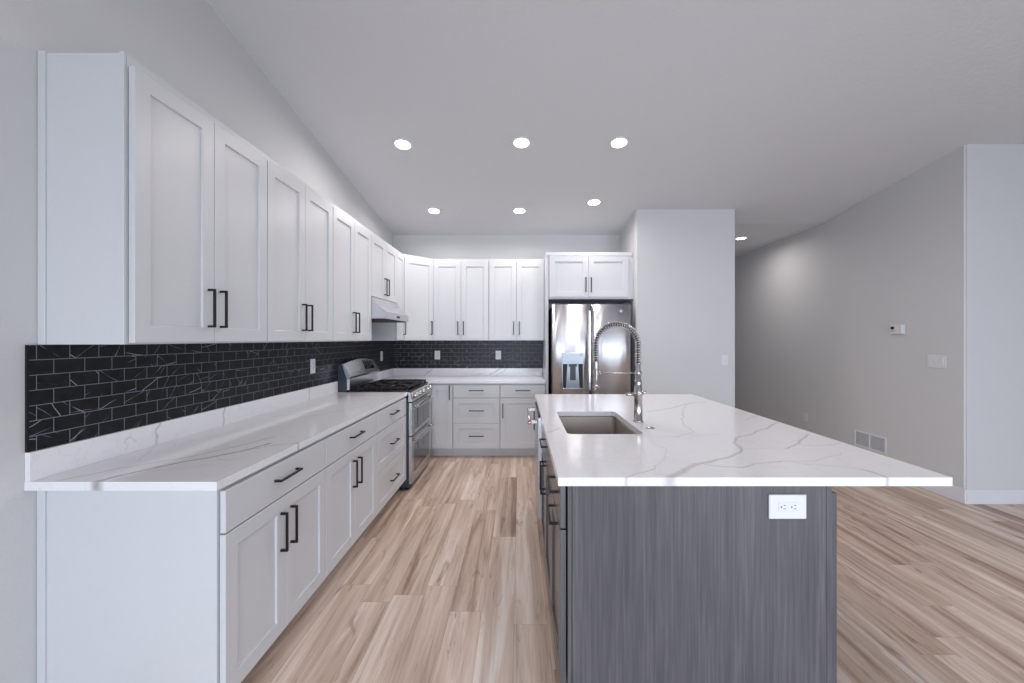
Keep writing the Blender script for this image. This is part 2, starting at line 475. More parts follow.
# ------------------------------------------------------------------ quartz slabs with mapped veins
def px(x, y, z=0.914):
    s = (y - 339.0) / (1.404 - z); return ((x - 520.0) / s, 400.0 / s)
def vein_field(P, lines, seed=0):
    """P (n,2); lines: [(pts, width, strength)] -> 0..1 vein strength; the lines wander by noise"""
    out = np.zeros(len(P))
    Q = P.copy()
    for i, p in enumerate(P):
        a = noise.noise_vector(Vector((p[0]*9 + seed, p[1]*9, 3.1)))
        c = noise.noise_vector(Vector((p[0]*38 + seed, p[1]*38, 7.7)))
        Q[i, 0] += a.x * 0.014 + c.x * 0.005; Q[i, 1] += a.y * 0.014 + c.y * 0.005
    for pts, wd, st in lines:
        pts = np.array(pts, float)
        for k in range(len(pts) - 1):
            a, bb_ = pts[k], pts[k+1]; d = bb_ - a; L2 = max((d*d).sum(), 1e-9)
            t = np.clip(((Q - a) @ d) / L2, 0, 1)
            dist = np.sqrt(((Q - (a + t[:, None]*d))**2).sum(1))
            w_ = wd[k] if isinstance(wd, list) else wd
            out = np.maximum(out, st * np.clip(1.25 - dist / w_, 0, 1))
    return out
def rrect_snap(x, y, R, r):
    """nearest point on the rounded rectangle R=(x0,x1,y0,y1)"""
    x0, x1, y0, y1 = R
    cx = min(max(x, x0 + r), x1 - r); cy = min(max(y, y0 + r), y1 - r)
    dx, dy = x - cx, y - cy; d = math.hypot(dx, dy)
    if d > 1e-6 and (x < x0 + r or x > x1 - r) and (y < y0 + r or y > y1 - r):
        return cx + dx / d * r, cy + dy / d * r
    ds = [(abs(x-x0), x0, y), (abs(x-x1), x1, y), (abs(y-y0), x, y0), (abs(y-y1), x, y1)]
    m = min(ds); return m[1], m[2]
def slab(name, inside, x0, x1, y0, y1, z0, z1, step, lines, parent=None, holes=(), seed=0, axis='Z'):
    """slab of any plan made of small cells so that the veins can be stored per vertex"""
    nx = max(1, round((x1-x0)/step)); ny = max(1, round((y1-y0)/step))
    xs = np.linspace(x0, x1, nx+1); ys = np.linspace(y0, y1, ny+1)
    keep = np.ones((nx, ny), bool)
    cx = (xs[:-1]+xs[1:])/2; cy = (ys[:-1]+ys[1:])/2
    if inside is not None:
        for i in range(nx):
            for j in range(ny): keep[i, j] = inside(cx[i], cy[j])
    for (R, r) in holes:
        for i in range(nx):
            for j in range(ny):
                X, Y = cx[i], cy[j]
                if R[0] < X < R[1] and R[2] < Y < R[3]:
                    qx = min(max(X, R[0]+r), R[1]-r); qy = min(max(Y, R[2]+r), R[3]-r)
                    if math.hypot(X-qx, Y-qy) < r: keep[i, j] = False
    idx = -np.ones((nx+1, ny+1), int); co = []
    def vid(i, j):
        if idx[i, j] < 0: idx[i, j] = len(co); co.append([xs[i], ys[j]])
        return idx[i, j]
    quads = [(vid(i, j), vid(i+1, j), vid(i+1, j+1), vid(i, j+1)) for i in range(nx) for j in range(ny) if keep[i, j]]
    ec = {}
    for q in quads:
        for k in range(4):
            e = (q[k], q[(k+1) % 4])
            if (e[1], e[0]) in ec: del ec[(e[1], e[0])]
            else: ec[e] = 1
    for (R, r) in holes:
        for e in ec:
            for v in e:
                X, Y = co[v]
                if R[0]-step < X < R[1]+step and R[2]-step < Y < R[3]+step: co[v] = list(rrect_snap(X, Y, R, r))
    n = len(co); co = np.array(co)
    vf = vein_field(co, lines, seed)
    def P3(p, z): return (p[0], p[1], z) if axis == 'Z' else ((z, p[0], p[1]) if axis == 'X' else (p[0], z, p[1]))
    verts = [P3(p, z1) for p in co] + [P3(p, z0) for p in co]
    faces = list(quads) + [tuple(v + n for v in q[::-1]) for q in quads] + [(e[1], e[0], e[0]+n, e[1]+n) for e in ec]
    me = bpy.data.meshes.new(name); me.from_pydata(verts, [], faces)
    at = me.attributes.new('vein', 'FLOAT', 'POINT'); at.data.foreach_set('value', np.concatenate([vf, vf]).astype(np.float32))
    me.materials.append(MAT['quartz'])
    bm = bmesh.new(); bm.from_mesh(me); bmesh.ops.recalc_face_normals(bm, faces=bm.faces[:]); bm.to_mesh(me); bm.free()
    o = bpy.data.objects.new(name, me); C.objects.link(o)
    if parent is not None: o.parent = parent
    return o
def pl(pts, w, s): return ([px(*p) for p in pts], w, s)

SINK = (0.245, 0.640, 2.06, 2.70)
isl_lines = [
    pl([(664, 481), (672, 476.5), (684.5, 469), (696, 463.8), (712, 461.3), (727, 457.8), (736, 454)], [.018, .018, .014, .012, .010, .009], .46),
    pl([(736, 454), (741, 450.4), (740, 447), (734, 443.4), (736.4, 437.5), (748, 435), (759.8, 430.5), (777.4, 422.7)], .008, .46),
    pl([(700, 463.5), (720, 466.8), (741, 467.5), (757.5, 463.3), (783.3, 461.4)], .006, .44),
    pl([(783.3, 461.4), (813.7, 464.4), (860.6, 469)], .004, .35),
    pl([(860.6, 469), (874.7, 472.7), (890, 478)], .008, .55),
    pl([(784, 449), (788, 448), (797.3, 443.4), (801, 438.7), (806, 434)], .007, .5),
    pl([(797, 444), (813.7, 445.7), (839.5, 443.4)], .006, .4),
    pl([(783, 461), (813.7, 461), (832.5, 456), (842, 453.4)], .0045, .3),
    pl([(788, 448), (765, 448.5), (741, 449)], .004, .25),
    pl([(647, 411.5), (665, 409.5), (686.5, 403.7), (706, 401.7)], .011, .38),
    pl([(686.5, 403.7), (683, 409), (681.6, 417.3), (684.5, 426), (694, 432), (676.7, 437), (665, 436.5)], .008, .28),
    pl([(547.8, 432), (553, 431), (559.5, 428)], .008, .40),
    pl([(626, 478), (639.6, 473), (655, 469), (657, 466)], .005, .42),
    pl([(655, 468), (666, 458), (664, 448), (650, 441)], .005, .20),
    pl([(655, 474), (684, 475)], .004, .35),
    pl([(655, 430), (700, 436), (720, 434)], .007, .18),
    pl([(747, 420), (755, 417), (764, 414)], .008, .3),
    pl([(575, 450), (600, 461), (640, 465)], .004, .12),
]
def island_top():
    o = slab('island_countertop', None, 0.135, 1.53, 1.415, 3.55, 0.8835, 0.914, 0.005, isl_lines, holes=[(SINK, 0.03)], seed=2)
    return tag(o, 'large white island countertop with grey veins and a cut-out for the sink', 'countertop')
island_top()

lft_lines = [
    pl([(84, 486), (96, 482), (121.6, 475), (162, 466.3), (197.8, 459.2), (238.4, 451.6), (271.4, 443.5)], [.02, .012, .009, .008, .008, .008], .85),
    pl([(60, 481), (121, 468), (193, 456), (248.5, 443.5), (274, 437)], .005, .55),
    pl([(200, 460), (250, 449.5), (272, 445.6), (298.4, 442.5), (300.8, 447)], .004, .65),
    pl([(272, 416.7), (300, 413.6), (325, 410.5)], .007, .4),
    pl([(305, 417), (329.7, 412.8), (357.8, 407.3), (370.3, 405)], .007, .35),
    pl([(215, 459), (228, 461), (240, 458)], .003, .4), pl([(222, 466), (232, 464)], .002, .4),
    pl([(140, 461), (156, 445)], .006, .2),
]
lft_lines[0][0][0] = (lft_lines[0][0][1][0] + .012, 1.34)
def vline(y, z0, z1, w, s, wob=0.02):
    return ([(y, z0), (y + wob*.4, z0 + (z1-z0)*.35), (y - wob*.3, z0 + (z1-z0)*.6), (y + wob, z1)], w, s)
def left_counter():
    t = thing('countertop', 'long white veined countertop on the left wall, in front of the range', 'countertop', (0, 0, 0))
    slab('worktop', None, XL, -1.04, 1.372, 3.688, 0.8835, 0.914, 0.006, lft_lines, parent=t, seed=5)
    yat = lambda x: 1.68 * 400 / (520 - x)
    ls = [vline(yat(157), 0.914, 1.02, .005, .55, .012), vline(yat(224), 0.914, 1.02, .006, .5, .015), vline(yat(309), .914, 1.02, .008, .5, .01),
          vline(yat(125), 0.93, .99, .003, .3, .03), ([(yat(122), .985), (yat(132), .975), (yat(136), .955)], .003, .3)]
    slab('backsplash_strip', None, 1.372, 3.688, 0.9145, 1.0136, -1.6985, -1.680, 0.006, ls, parent=t, axis='X', seed=8)
left_counter()
def corner_counter():
    t = thing('countertop', 'L-shaped white veined countertop in the back corner behind the range', 'countertop', (0, 0, 0))
    ins = lambda x, y: (x < -1.04 or y > 4.70)
    xs = lambda p: (p - 520) / 80.0
    ls = [([(-1.3, 5.3), (-.9, 5.1), (-.2, 5.0), (.2, 4.75)], .006, .5), ([(-1.6, 4.9), (-1.1, 4.8), (-.8, 4.72)], .006, .4), ([(-.5, 5.3), (-.2, 4.9)], .004, .3)]
    slab('worktop', ins, XL, 0.300, 4.456, YB, 0.8835, 0.914, 0.010, ls, parent=t, seed=11)
    l2 = [([(-1.28, .914), (-1.22, .96), (-1.17, 1.01)], .007, .55), ([(-.40, .93), (-.32, .98), (-.25, 1.01)], .009, .55),
          ([(-.32, .93), (-.22, .97), (-.18, 1.01)], .006, .45), ([(-.55, .95), (-.42, .965)], .006, .3)]
    slab('backsplash_strip', None, -1.6980, 0.300, 0.9145, 1.0136, 5.3485, 5.330, 0.008, l2, parent=t, axis='Y', seed=12)
    slab('backsplash_strip', None, 4.456, 5.3295, 0.9145, 1.0136, -1.6985, -1.680, 0.010, [vline(4.9, .914, 1.01, .006, .4)], parent=t, axis='X', seed=13)
corner_counter()

# tiled backsplashes
def tiles():
    t = thing('tile_backsplash', 'black marbled subway tile backsplash along the left wall', 'backsplash', (0, 0, 0))
    b = B(); b.box(XL + .0005, XL + 0.009, 1.378, 3.70, 1.0140, 1.3838); b.box(XL + .0005, XL + .009, 3.70, 4.448, 0.9, 1.585); b.box(XL + .0005, XL + .009, 4.448, 5.3405, 1.0140, 1.3838)
    b.obj('tile_field', 'tile_left', t)
    b = B(); b.box(XL + .0005, XL + 0.0098, 1.373, 1.3775, 1.0140, 1.3838); b.obj('edge_trim', 'black', t)['label'] = 'black metal edge trim'
    o = B().box(-1.690, 0.3035, 5.341, 5.3495, 1.0140, 1.3838).obj('tile_backsplash', 'tile_back')
    tag(o, 'black marbled subway tile backsplash on the back wall between corner and refrigerator', 'backsplash')
tiles()

# ------------------------------------------------------------------ cabinets
CAB_D = 0.63
def shaker(x0, x1, z0, z1, y, t=0.02, st=0.062, rec=0.009, flat=False):
    """door or drawer front; back plane at y, front towards -y"""
    b = B()
    if flat:
        b.box(x0, x1, y - t, y, z0, z1, 0.0016); return b
    def rect(i, yy): return [(x0+i, yy, z0+i), (x1-i, yy, z0+i), (x1-i, yy, z1-i), (x0+i, yy, z1-i)]
    e = 0.0014
    b.rings([rect(0, y), rect(0, y-t+e), rect(e, y-t), rect(st, y-t), rect(st+.0015, y-t+.0012), rect(st+.002, y-t+rec)], smooth=False)
    return b
def pull(parent, cx, cz, y, vertical, length=0.17, mat='black', out=0.032, th=0.0095):
    b = B(); h = length / 2; w = th / 2
    if vertical:
        b.box(cx-w, cx+w, y-out, y-out+th, cz-h, cz+h, .0012)
        for s in (-1, 1): b.box(cx-w, cx+w, y-out+th, y, cz+s*(h-w)-w, cz+s*(h-w)+w)
    else:
        b.box(cx-h, cx+h, y-out, y-out+th, cz-w, cz+w, .0012)
        for s in (-1, 1): b.box(cx+s*(h-w)-w, cx+s*(h-w)+w, y-out+th, y, cz-w, cz+w)
    return b.obj('handle', mat, parent)
def carcass(w, d, z0, z1, toe=True, top=False, mat='cab', parent=None, frame=0.04, kick_back=.075, side_extra=0):
    """open-topped box with a face frame; back at y=0, face at y=-d"""
    b = B(); T = 0.018; h = w / 2 - 0.0008
    zb = z0 + (0.105 if toe else 0)
    if toe:
        for s in (-1, 1):
            xa, xb = (-h, -h+T) if s < 0 else (h-T, h)
            b.prism([(-.002, z0), (-.002, z1), (-d, z1), (-d, zb), (-d+kick_back, zb), (-d+kick_back, z0)], 'X', xa, xb)
        b.box(-h+T, h-T, -d+kick_back, -d+kick_back+.015, z0, zb)
    else:
        for s in (-1, 1):
            xa, xb = (-h, -h+T) if s < 0 else (h-T, h)
            b.box(xa, xb, -d, -.002, z0, z1)
    b.box(-h+T, h-T, -d+.02, -.008, zb, zb+T)
    b.box(-h+T, h-T, -.008, -.002, zb, z1)
    if top: b.box(-h+T, h-T, -d+.02, -.008, z1-T, z1)
    # face frame
    b.box(-h+T, -h+frame, -d, -d+.02, zb, z1); b.box(h-frame, h-T, -d, -d+.02, zb, z1)
    b.box(-h+frame, h-frame, -d, -d+.02, z1-frame, z1); b.box(-h+frame, h-frame, -d, -d+.02, zb, zb+frame)
    if not top and w > .3: b.box(-h+frame, h-frame, -d, -d+.02, .69, .72)
    return b.obj('body', mat, parent)
GAP = 0.003
def front(parent, name, x0, x1, z0, z1, y, flat=False, mat='cab', handle=None, length=0.17, st=.062):
    o = shaker(x0, x1, z0, z1, y, flat=flat, st=st).obj(name, mat, parent)
    if handle:
        v, cx, cz = handle
        pull(o, cx, cz, y - 0.02, v, length)
    return o
DZ0, DZ1, DRZ0, DRZ1 = 0.115, 0.7065, 0.7125, 0.8635
def base_doors(loc, rz, w, d, label, mat='cab', group=None, gap=.004):
    t = thing('base_cabinet', label, 'cabinet', loc, rz, group)
    carcass(w, d, 0, 0.883, mat=mat, parent=t)
    y = -d - gap; h = w/2 - .004
    front(t, 'drawer', -h, h, DRZ0, DRZ1, y, flat=True, mat=mat, handle=(False, 0, .798))
    front(t, 'door', -h, -GAP/2, DZ0, DZ1, y, mat=mat, handle=(True, -.038, .56))
    front(t, 'door', GAP/2, h, DZ0, DZ1, y, mat=mat, handle=(True, .038, .56))
    return t
def base_drawers(loc, rz, w, d, label, mat='cab', gap=.004, length=.17):
    t = thing('base_cabinet', label, 'cabinet', loc, rz)
    carcass(w, d, 0, 0.883, mat=mat, parent=t)
    y = -d - gap; h = w/2 - .004
    front(t, 'drawer', -h, h, DRZ0, DRZ1, y, flat=True, mat=mat, handle=(False, 0, .798), length=length)
    front(t, 'drawer', -h, h, .413, DZ1, y, mat=mat, handle=(False, 0, .56), length=length)
    front(t, 'drawer', -h, h, .115, .410, y, mat=mat, handle=(False, 0, .262), length=length)
    return t
R90 = PI/2
YS = [1.417, 2.158, 2.924, 3.684]
near_base = base_doors((XL, (YS[0]+YS[1])/2, 0), R90, YS[1]-YS[0], CAB_D, 'white base cabinet nearest the camera on the left, drawer over two doors')
# finished end panel towards the camera with a scribe strip at the wall
hw = (YS[1]-YS[0])/2
b = B(); b.box(-hw-.006, -hw, -CAB_D, -.002, 0, .883, .0008); b.obj('end_panel', 'cab', near_base)
b = B(); b.box(-hw-.012, -hw-.006, -.030, -.002, 0, .883, .001); b.obj('scribe_strip', 'cab', near_base)
base_doors((XL, (YS[1]+YS[2])/2, 0), R90, YS[2]-YS[1], CAB_D, 'white two-door base cabinet in the middle of the left run')
base_drawers((XL, (YS[2]+YS[3])/2, 0), R90, YS[3]-YS[2], CAB_D, 'white three-drawer base cabinet right beside the range')
# back run
BD = YB - 4.74
base_drawers((( -.791-.236)/2, YB, 0), 0, .555, BD, 'white three-drawer base cabinet on the back wall', length=.17)
t = thing('base_cabinet', 'white base cabinet beside the refrigerator, drawer over a single door', 'cabinet', ((-.236+.303)/2, YB, 0), 0)
carcass(.539, BD, 0, .883, parent=t)
front(t, 'drawer', -.2655, .2655, DRZ0, DRZ1, -BD-.004, flat=True, handle=(False, 0, .798))
front(t, 'door', -.2655, .2655, DZ0, DZ1, -BD-.004, handle=(True, -.235, .56))
# corner base cabinet
t = thing('corner_cabinet', 'white corner base cabinet behind the range with one tall narrow door', 'cabinet', (0, 0, 0))
b = B(); b.prism([(XL+.002, 4.458), (-1.07, 4.458), (-1.07, 4.74), (-.792, 4.74), (-.792, YB-.002), (XL+.002, YB-.002)], 'Z', .105, .883)
b.prism([(XL+.002, 4.458), (-1.145, 4.458), (-1.145, 4.815), (-.792, 4.815), (-.792, YB-.002), (XL+.002, YB-.002)], 'Z', 0, .105)
b.obj('body', 'cab', t)
d1 = shaker(-1.045, -.797, .115, .8635, 4.736).obj('door', 'cab', t); pull(d1, -.829, .775, 4.716, True)
d2 = shaker(4.462, 4.70, .115, .8635, 0); d2.xf(Matrix.Translation((-1.066, 0, 0)) @ Matrix.Rotation(R90, 4, 'Z')); d2.obj('door', 'cab', t)

# upper cabinets
UZ0, UZ1 = 1.3845, 2.415
UD = 0.305
def upper(loc, rz, w, d, label, z0=UZ0, z1=UZ1, doors=2, handle_z=None, parent_extra=None, gap=.005, hside=1):
    t = thing('wall_cabinet', label, 'cabinet', loc, rz)
    carcass(w, d, z0, z1, toe=False, top=True, parent=t)
    y = -d - gap; h = w/2 - .004; a, c = z0 + .006, z1 - .040
    hz = handle_z or z0 + .155
    if doors == 2:
        front(t, 'door', -h, -GAP/2, a, c, y, handle=(True, -.035, hz))
        front(t, 'door', GAP/2, h, a, c, y, handle=(True, .035, hz))
    else:
        front(t, 'door', -h, h, a, c, y, handle=(True, hside*(h-.03), hz), st=.05)
    return t
UY = [1.418, 2.171, 2.933, 3.695, 4.457]
near_up = upper((XL, (UY[0]+UY[1])/2, 0), R90, UY[1]-UY[0], UD, 'white two-door wall cabinet nearest the camera, with its side panel showing')
hu = (UY[1]-UY[0])/2
b = B(); b.box(-hu-.005, -hu, -UD, -.002, UZ0, UZ1, .0008); b.obj('end_panel', 'cab', near_up)
b = B(); b.box(-hu-.011, -hu-.005, -.028, -.002, UZ0, UZ1+.004, .001); b.box(-hu-.010, -hu-.005, -UD, -UD+.016, UZ0, UZ1+.004, .001); b.obj('scribe_strip', 'cab', near_up)
upper((XL, (UY[1]+UY[2])/2, 0), R90, .762, UD, 'white two-door wall cabinet, second from the camera on the left wall')
upper((XL, (UY[2]+UY[3])/2, 0), R90, .762, UD, 'white two-door wall cabinet just before the range hood')
upper((XL, (UY[3]+UY[4])/2, 0), R90, .762, UD, 'short white two-door wall cabinet directly above the range hood', z0=1.797, handle_z=1.93)
upper((XL, (UY[4]+4.738)/2, 0), R90, 4.738-UY[4], UD, 'narrow white single-door wall cabinet between range hood and corner', doors=1, hside=1)
t = thing('corner_wall_cabinet', 'white diagonal wall cabinet filling the back left corner', 'cabinet', (0, 0, 0))
P = [(XL+.002, 4.741), (-1.395, 4.741), (-1.094, 5.045), (-1.094, YB-.002), (XL+.002, YB-.002)]
b = B(); b.prism(P, 'Z', UZ0, UZ1); b.obj('body', 'cab', t)
a = math.atan2(5.045-4.741, -1.094+1.395); ln = math.hypot(.301, .304)
Mx = Matrix.Translation((-1.395, 4.741, 0)) @ Matrix.Rotation(a, 4, 'Z')
dd = shaker(.016, ln-.016, UZ0+.006, UZ1-.04, -.004, st=.06).xf(Mx).obj('door', 'cab', t)
b = B(); cx = ln-.05; cz = UZ0+.155; w_ = .00475
b.box(cx-w_, cx+w_, -.056, -.0465, cz-.085, cz+.085)
for s in (-1, 1): b.box(cx-w_, cx+w_, -.0465, -.024, cz+s*.08-w_, cz+s*.08+w_)
b.xf(Mx).obj('handle', 'black', dd)
upper((-1.092+.3505, YB, 0), 0, .701, UD, 'white two-door wall cabinet next to the corner on the back wall')
upper((-.391+.3475, YB, 0), 0, .695, UD, 'white two-door wall cabinet touching the refrigerator enclosure')
# refrigerator enclosure
FD = YB - 4.72
t = thing('refrigerator_cabinet', 'white two-door cabinet over the refrigerator with a tall left side panel', 'cabinet', ((.336+1.317)/2, YB, 0), 0)
W_ = 1.317 - .336
carcass(W_, FD, 1.875, UZ1, toe=False, top=True, parent=t, frame=.05)
front(t, 'door', -W_/2+.012, -.0255, 1.895, UZ1-.04, -FD-.004, handle=(True, -.055, 2.04))
front(t, 'door', -.0225, W_/2-.045, 1.895, UZ1-.04, -FD-.004, handle=(True, .008, 2.04))
b = B(); b.box(-W_/2-.031, -W_/2-.001, -FD-.004, -.002, 0, UZ1+.0, .001); b.obj('side_panel', 'cab', t)
b = B(); b.box(-W_/2-.031, W_/2, -FD-.012, -FD-.0005, UZ1-.03, UZ1+.012, .001); b.obj('top_rail', 'cab', t)
b = B(); b.box(W_/2+.0005, W_/2+.0195, -FD, -FD+.02, 1.875, UZ1, .001); b.obj('filler', 'cab', t)

# ------------------------------------------------------------------ refrigerator
def refrigerator():
    t = thing('refrigerator', 'stainless french-door refrigerator with a water dispenser', 'refrigerator', (.8135, 4.55, 0), 0)
    W = .4495
    B().box(-W+.004, W-.004, .07, .74, .02, 1.775, .004).obj('body', 'side_grey', t)
    def slab_door(x0, x1, z0, z1, name, bow=.012):
        b = B(); n = 14; pts = []
        for i in range(n+1):
            u = i/n; x = x0 + (x1-x0)*u
            e = min(u, 1-u) * (x1-x0)
            y = .012 - bow*math.sin(PI*u)
            if e < .008: y += (.008-e)*.9
            pts.append((x, y))
        pts += [(x1, .066), (x0, .066)]
        b.prism(pts, 'Z', z0, z1)
        for f in b.bm.faces:
            if f.normal.y < -.3 and abs(f.normal.z) < .1: f.smooth = True
        return b.obj(name, 'fridge', t)
    ld = slab_door(-W, -.002, .76, 1.798, 'door'); rd = slab_door(.002, W, .76, 1.798, 'door')
    fz = slab_door(-W, W, .42, .752, 'freezer_drawer'); fz2 = slab_door(-W, W, .06, .412, 'freezer_drawer')
    def bar(p, x):
        b = B(); b.box(x-.015, x+.015, -.064, -.048, .83, 1.725, .005, 3)
        for z in (.865, 1.69): b.cyl((x, -.05, z), (x, .006, z), .010, 12)
        b.obj('handle', 'steel', p)
    bar(ld, -.030); bar(rd, .032)
    def hbar(p, z):
        b = B(); b.tube([(-.38, -.05, z), (-.3, -.058, z), (.3, -.058, z), (.38, -.05, z)], .012, 12)
        for x in (-.34, .34): b.cyl((x, -.05, z), (x, .008, z), .01, 12)
        b.obj('handle', 'steel', p)
    hbar(fz, .69); hbar(fz2, .35)
    # dispenser, with control panel above and a recess below
    dx0, dx1 = (562-520)/87.9-.8135, (583.5-520)/87.9-.8135
    zt, zm, zb = 1.404-(353-339)/87.9, 1.404-(364-339)/87.9, 1.404-(388-339)/87.9
    d = B()
    d.box(dx0, dx1, -.010, .006, zm, zt, .002)                        # panel
    d.box(dx0, dx0+.008, -.010, .004, zb, zm); d.box(dx1-.008, dx1, -.010, .004, zb, zm)
    d.box(dx0-.002, dx1+.002, -.016, .004, zb-.014, zb, .002)
    dp = d.obj('dispenser', 'dispenser', ld)
    B().box(dx0+.008, dx1-.008, -.0045, .004, zb, zm).obj('recess', 'slot', dp)
    b = B(); b.prism([(dx0+.045, zb), (dx1-.045, zb), (dx1-.062, zm), (dx0+.062, zm)], 'Y', -.0075, -.004); b.obj('chute', 'dispenser', dp)
    b = B(); b.box(dx0+.09, dx1-.09, -.0105, -.0076, zb+.09, zm-.002, .001); b.box(dx0+.075, dx1-.075, -.0125, -.0076, zm-.03, zm, .001); b.obj('paddle', 'side_grey', dp)
    B().box(dx1-.045, dx1-.018, -.0112, -.0095, zt-.03, zt-.018).obj('sticker', 'green', dp)
    lx, lz = (621-520)/87.9-.8135, 1.404+28/87.9
    b = B(); b.lathe([(.0165, -.0002), (.0165, -.0022)], (lx, .0025, lz), 24, 'Y'); b.lathe([(.0135, -.0022), (.0135, -.0027)], (lx, .0025, lz), 24, 'Y')
    b.obj('emblem', 'dispenser', rd)
    for x in (-W+.05, W-.05): B().box(x-.04, x+.04, .03, .12, 1.776, 1.812, .003).obj('hinge_cover', 'side_grey', t)
    for x in (-W+.06, W-.06):
        for y in (.12, .68): B().cyl((x, y, 0), (x, y, .03), .02, 12).obj('foot', 'black', t)
refrigerator()

# ------------------------------------------------------------------ range
def kitchen_range():
    t = thing('range', 'stainless freestanding gas range with double oven', 'range', (XL+.012, 4.073, 0), R90)
    H = .3775; D = XL + .012   # local front y = -(X - XL - .012)
    yy = lambda X: -(X - D)
    yf = yy(-1.027)
    B().box(-H, H, yf+.004, -.002, .03, .895, .002).obj('body', 'side_grey', t)
    for x in (-H+.05, H-.05):
        for y in (yf+.03, -.06): B().cyl((x, y, 0), (x, y, .032), .018, 12).obj('foot', 'black', t)
    B().box(-H+.01, H-.01, yf+.07, yf+.09, .008, .0295).obj('kick_plate', 'black', t)
    # oven doors
    def door(z0, z1, zwin0, zwin1, name):
        b = B(); e = .0035; st = .055
        x0, x1, yb, yt = -H+.002, H-.002, yf+.003, yf-.030
        xs = (x0+st, x1-st)
        b.box(x0, xs[0], yt, yb, z0, z1, .003); b.box(xs[1], x1, yt, yb, z0, z1, .003)
        b.box(xs[0], xs[1], yt, yb, zwin1, z1, .001); b.box(xs[0], xs[1], yt, yb, z0, zwin0, .001)
        d = b.obj(name, 'steel', t)
        B().box(xs[0], xs[1], yt+.002, yb, zwin0, zwin1).obj('window', 'glass_black', d)
        hz = z1 - .038
        b = B(); b.tube([(-H+.04, yt-.036, hz), (-H+.07, yt-.042, hz), (H-.07, yt-.042, hz), (H-.04, yt-.036, hz)], .0125, 14)
        for x in (-H+.06, H-.06): b.cyl((x, yt-.04, hz), (x, yt+.002, hz), .012, 12, .014)
        b.obj('handle', 'chrome', d)
        return d
    door(.505, .812, .545, .745, 'upper_oven_door')
    door(.060, .497, .150, .420, 'lower_oven_door')
    # sloping control panel with knobs
    b = B(); b.prism([(yf+.02, .822), (yf-.034, .824), (yf-.030, .840), (yf-.012, .908), (yf+.05, .915), (yf+.05, .822)], 'X', -H, H)
    cp = b.obj('control_panel', 'steel', t)
    n = Vector((0, -.97, .25)).normalized()
    for i, x in enumerate((-.30, -.165, -.005, .155, .29)):
        c = Vector((x, yf-.021, .868))
        b = B(); b.tube([c, c+n*.006], .027, 20); b.tube([c+n*.006, c+n*.016, c+n*.042, c+n*.046], [.0235, .024, .021, .018], 20)
        b.obj('knob', 'chrome', cp)
    # cooktop
    b = B(); b.box(-H, H, yf-.008, yy(-1.60), .9155, .928, .003); ct = b.obj('cooktop', 'enamel', t)
    burners = [(-.25, yf+.13), (.25, yf+.13), (-.25, yf+.39), (.25, yf+.39), (0, yf+.26)]
    for (x, y) in burners:
        b = B(); b.lathe([(.045, .928), (.045, .938), (.038, .942)], (x, y, 0), 20); b.lathe([(.03, .942), (.03, .950), (.026, .953)], (x, y, 0), 20)
        b.obj('burner', 'bronze', ct)
    for g0, g1 in ((-H+.012, -.128), (-.124, .124), (.128, H-.012)):
        b = B(); r = .0085; z0, z1 = .943, .958
        ya, yb_ = yf+.015, yf+.505
        for x in (g0+r, g1-r): b.box(x-r, x+r, ya, yb_, z0, z1, .002)
        for y in (ya+r, (ya+yb_)/2, yb_-r): b.box(g0, g1, y-r, y+r, z0, z1, .002)
        cx = (g0+g1)/2
        for yc in (ya+.125, yb_-.125):
            for k in range(8):
                an = k*PI/4 + PI/8
                p0 = Vector((cx+.03*math.cos(an), yc+.03*math.sin(an), .955)); p1 = Vector((cx+.105*math.cos(an), yc+.115*math.sin(an), .953))
                b.tube([p0, p0.lerp(p1, .4)+Vector((0, 0, .006)), p1], .008, 6)
        for x in (g0+r, g1-r):
            for y in (ya+r, (ya+yb_)/2, yb_-r): b.box(x-r, x+r, y-r, y+r, .928, z0)
        b.obj('grate', 'iron', ct)
    # backguard with arched, sloping stainless face
    b = B(); n_ = 12
    lower = [(yy(-1.61), .9285), (yy(-1.575), .9285), (yy(-1.575), 1.045), (yy(-1.612), 1.045)]
    b.prism([(-.001, .9), (yy(-1.605), .9), (yy(-1.605), 1.045), (yy(-1.640), 1.165), (-.001, 1.165)], 'X', -H, H)
    bg = b.obj('backguard', 'side_grey', t)
    B().box(-H+.012, H-.012, yy(-1.580), yy(-1.606), .929, 1.040, .002).obj('vent_panel', 'steel', bg)
    b = B(); rings = []
    for i in range(n_+1):
        u = i/n_; x = -H + 2*H*u; zt = 1.172 + .032*math.sin(PI*u)
        Xt = -1.628 
        rings.append([(x, yy(-1.606), 1.045), (x, yy(-1.566), 1.045), (x, yy(-1.562), 1.055), (x, yy(Xt), zt), (x, yy(Xt-.02), zt)])
    b.rings(rings, smooth=False); b.obj('face_panel', 'steel', bg, recalc=True)
    # display on the slope
    def on(x, v, off):   # v 0..1 up the face
        p0 = Vector((x, yy(-1.562), 1.055)); p1 = Vector((x, yy(-1.628), 1.172 + .032*math.sin(PI*(x+H)/(2*H)))); nn = Vector((0, -.13, .066)).normalized()
        return p0.lerp(p1, v) + nn*off
    b = B(); q = [(.02, .28), (.27, .28), (.27, .88), (.02, .88)]
    b.rings([[on(x, v, -.004) for x, v in q], [on(x, v, .0035) for x, v in q]], smooth=False); dsp = b.obj('display', 'glass_black', bg, recalc=True)
    b = B(); q = [(.09, .5), (.18, .5), (.18, .75), (.09, .75)]
    b.rings([[on(x, v, .003) for x, v in q], [on(x, v, .0045) for x, v in q]], smooth=False); b.obj('readout', 'bronze', dsp, recalc=True)
kitchen_range()

